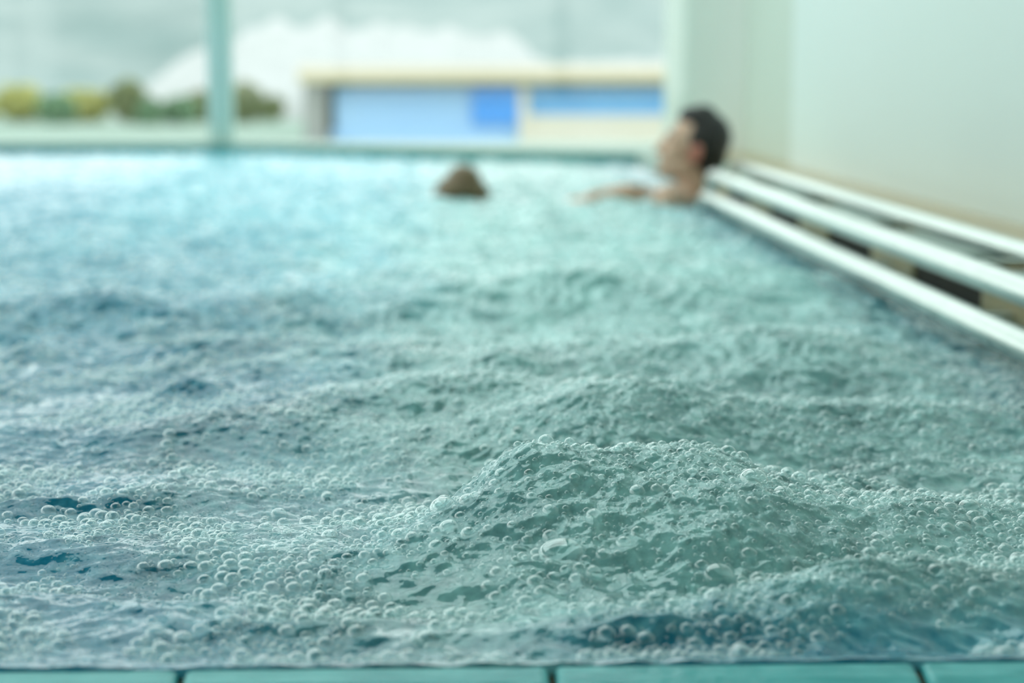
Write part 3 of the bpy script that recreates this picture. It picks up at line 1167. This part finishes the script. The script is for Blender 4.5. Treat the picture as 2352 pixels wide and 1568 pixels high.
def hair_shell(name, Mh, mat, parent, extra=(), voxel=0.0045, smooth=4):
    mb = MB()
    R3 = Mh.to_3x3()
    for c, r in list(extra):
        mb.ell(Mh @ Vector(c), r, R3)
    return union_body(name, mb, voxel, mat, smooth, parent)


# the bather leaning back against the ends of the tubes
HY = 5.62
hc = ony(1590, 343, HY)
face = Vector((-1, 0.02, 0.0)).normalized()
tilt = Matrix.Rotation(math.radians(14), 4, 'Y')      # chin lifted, crown towards the wall
basis = Matrix(((-1, 0, 0), (0, -1, 0), (0, 0, 1))).to_4x4()
Mh = Matrix.Translation(hc) @ tilt @ basis
mb = MB()
head_prims(mb, Mh)
nb = Mh @ Vector((-0.022, 0, -0.070))
neck0 = Vector((hc.x + 0.000, HY, -0.030))
mb.cap(nb, neck0, 0.056, 0.060)
ch = Vector((hc.x - 0.015, HY, -0.17))
shN = ony(1537, 462, HY - 0.27)
shF = Vector((hc.x - 0.035, HY + 0.19, -0.045))
mb.cap(neck0 + Vector((0, 0, -0.02)), shN, 0.052, 0.052)
mb.cap(neck0 + Vector((0, 0, -0.02)), shF, 0.052, 0.050)
mb.ell(ch, (0.105, 0.175, 0.16))
mb.ell(ch + Vector((-0.045, 0.07, 0.02)), (0.06, 0.085, 0.07))
mb.ell(ch + Vector((-0.045, -0.07, 0.02)), (0.06, 0.085, 0.07))
wa = Vector((hc.x - 0.06, HY, -0.40))
mb.cap(ch, wa, 0.12, 0.115)
pe = Vector((hc.x - 0.13, HY, -0.56))
mb.ell(pe, (0.12, 0.165, 0.12))
mb.cap(wa, pe, 0.12, 0.13)
for s in (-1, 1):
    hip = pe + Vector((-0.02, 0.09 * s, -0.03))
    knee = hip + Vector((-0.34, 0.04 * s, 0.02))
    ank = knee + Vector((0.08, 0.0, -0.40))
    mb.cap(hip, knee, 0.085, 0.058)
    mb.cap(knee, knee.lerp(ank, 0.4), 0.056, 0.054)
    mb.cap(knee.lerp(ank, 0.4), ank, 0.054, 0.036)
    mb.cap(ank + Vector((0.04, 0, -0.03)), ank + Vector((-0.14, 0, -0.07)), 0.036, 0.026)
# far arm stretched out along the surface, near arm down in the water
elF = ony(1440, 449, HY + 0.02)
wrF = ony(1362, 459, HY - 0.03)
mb.cap(shF, elF, 0.052, 0.042)
mb.cap(elF, wrF, 0.042, 0.029)
hand_prims(mb, wrF, (-1, -0.05, -0.1), (0, -1, 0), (0, 0, 1))
elN = Vector((hc.x - 0.10, HY - 0.25, -0.29))
wrN = Vector((hc.x - 0.30, HY - 0.16, -0.38))
mb.cap(shN, elN, 0.054, 0.042)
mb.cap(elN, wrN, 0.041, 0.029)
hand_prims(mb, wrN, (-1, 0.2, -0.2), (0, 1, 0), (0, 0.2, 1))
man = union_body('person', mb, 0.0042, M['skin'], 5)
M['flush'] = simple('flushed_skin', rgb(205, 128, 112), rgb(212, 140, 122), 30, rough=0.45)
man.data.materials.append(M['flush'])
for s in (-1, 1):
    e_ = Mh @ Vector((-0.006, 0.086 * s, -0.008))
    for pl in man.data.polygons:
        if (pl.center - e_).length < 0.034:
            pl.material_index = 1
M['lip'] = simple('lip_skin', rgb(176, 112, 100), rgb(184, 120, 106), 30, rough=0.4)
man.data.materials.append(M['lip'])
mo_ = Mh @ Vector((0.096, 0, -0.063))
for pl in man.data.polygons:
    if (pl.center - mo_).length < 0.017:
        pl.material_index = 2
tag(man, 'bather with short black hair leaning back at the ends of the steel tubes', 'person')
hair_shell('hair', Mh, M['hair_black'], man, extra=[
    ((-0.030, 0, 0.048), (0.090, 0.083, 0.088)), ((-0.052, 0, 0.000), (0.066, 0.078, 0.085)), ((-0.066, 0, -0.045), (0.044, 0.062, 0.055)),
    ((0.010, 0, 0.100), (0.064, 0.064, 0.042)), ((-0.010, 0, 0.118), (0.045, 0.045, 0.034)), ((-0.034, 0.074, 0.030), (0.042, 0.014, 0.050)), ((-0.034, -0.074, 0.030), (0.042, 0.014, 0.050)),
    ((0.012, 0.070, 0.040), (0.016, 0.012, 0.030)), ((0.012, -0.070, 0.040), (0.016, 0.012, 0.030))])
for s in (-1, 1):
    eb = MB()
    eb.cap(Mh @ Vector((0.0915, 0.012 * s, 0.030)), Mh @ Vector((0.0855, 0.030 * s, 0.034)), 0.0035, 0.0035, 10)
    eb.cap(Mh @ Vector((0.0855, 0.030 * s, 0.034)), Mh @ Vector((0.0765, 0.046 * s, 0.028)), 0.0035, 0.0022, 10)
    eb.build('eyebrow', M['hair_black'], man, smooth=True)
tr = MB()
tr.ell(pe + Vector((0, 0, 0.01)), (0.132, 0.177, 0.125))
for s in (-1, 1):
    hip = pe + Vector((-0.02, 0.09 * s, -0.03))
    tr.cap(hip, hip + Vector((-0.20, 0.02 * s, -0.025)), 0.098, 0.088)
union_body('swim_trunks', tr, 0.008, M['trunks'], 4, man)

# the second bather, only the crown above the water
SY = 5.78
sc_ = ony(1062, 446, SY)
hc2 = Vector((sc_.x, SY, -0.045))
Mh2 = Matrix.Translation(hc2) @ Matrix.Rotation(math.radians(100), 4, 'Z') @ Matrix.Rotation(math.radians(22), 4, 'Y')
mb = MB()
head_prims(mb, Mh2)
nk = Vector((hc2.x, SY - 0.06, -0.20))
mb.cap(Mh2 @ Vector((-0.02, 0, -0.07)), nk, 0.05, 0.054)
ch = Vector((hc2.x, SY - 0.08, -0.34))
mb.ell(ch, (0.165, 0.10, 0.15))
for s in (-1, 1):
    sh = Vector((hc2.x + 0.18 * s, SY - 0.08, -0.235))
    mb.cap(nk, sh, 0.048, 0.05)
    el = sh + Vector((0.10 * s, 0.10, -0.22))
    wr = el + Vector((0.04 * s, 0.23, 0.03))
    mb.cap(sh, el, 0.048, 0.037)
    mb.cap(el, wr, 0.037, 0.026)
    hand_prims(mb, wr, (0.1 * s, 1, 0.05), (-s, 0, 0), (0, 0, 1), 0.92)
wa = Vector((hc2.x, SY - 0.08, -0.56))
pe2 = Vector((hc2.x, SY - 0.10, -0.72))
mb.cap(ch, wa, 0.115, 0.105)
mb.cap(wa, pe2, 0.11, 0.13)
mb.ell(pe2, (0.165, 0.12, 0.11))
for s in (-1, 1):
    hip = pe2 + Vector((0.085 * s, 0.02, -0.03))
    kn = hip + Vector((0.06 * s, 0.34, -0.12))
    an = kn + Vector((0.0, -0.16, -0.36))
    mb.cap(hip, kn, 0.082, 0.056)
    mb.cap(kn, kn.lerp(an, .4), 0.054, 0.052)
    mb.cap(kn.lerp(an, .4), an, 0.052, 0.034)
    mb.cap(an + Vector((0, -0.03, -0.03)), an + Vector((0, 0.15, -0.05)), 0.034, 0.024)
p2 = union_body('person', mb, 0.0045, M['skin_pale'], 5)
tag(p2, 'bather in the middle of the pool with only the brown haired crown above the water', 'person')
Mt = Matrix.Translation((hc2.x, SY, 0.0))
hair_shell('hair', Mt, M['hair_brown'], p2, smooth=24, extra=[
    ((0.004, 0.0, 0.048), (0.060, 0.085, 0.056)), ((-0.004, 0, 0.016), (0.088, 0.105, 0.058)), ((-0.040, 0, -0.012), (0.070, 0.09, 0.042)),
    ((0.036, 0, -0.006), (0.064, 0.09, 0.050)), ((0.0, -0.01, -0.07), (0.088, 0.10, 0.08))])
tr = MB()
tr.ell(pe2 + Vector((0, 0, 0.01)), (0.176, 0.13, 0.115))
union_body('swim_trunks', tr, 0.008, M['trunks'], 4, p2)

# ------------------------------------------------------------------ light
w = bpy.data.worlds.new('sky')
S.world = w
w.use_nodes = True
bg = w.node_tree.nodes['Background']
bg.inputs[0].default_value = (0.93, 1.0, 0.985, 1)
bg.inputs[1].default_value = 2.3
S.cycles.transparent_max_bounces = 24
S.cycles.max_bounces = 10
S.cycles.diffuse_bounces = 4
S.cycles.glossy_bounces = 5
S.cycles.caustics_reflective = False
S.cycles.caustics_refractive = False
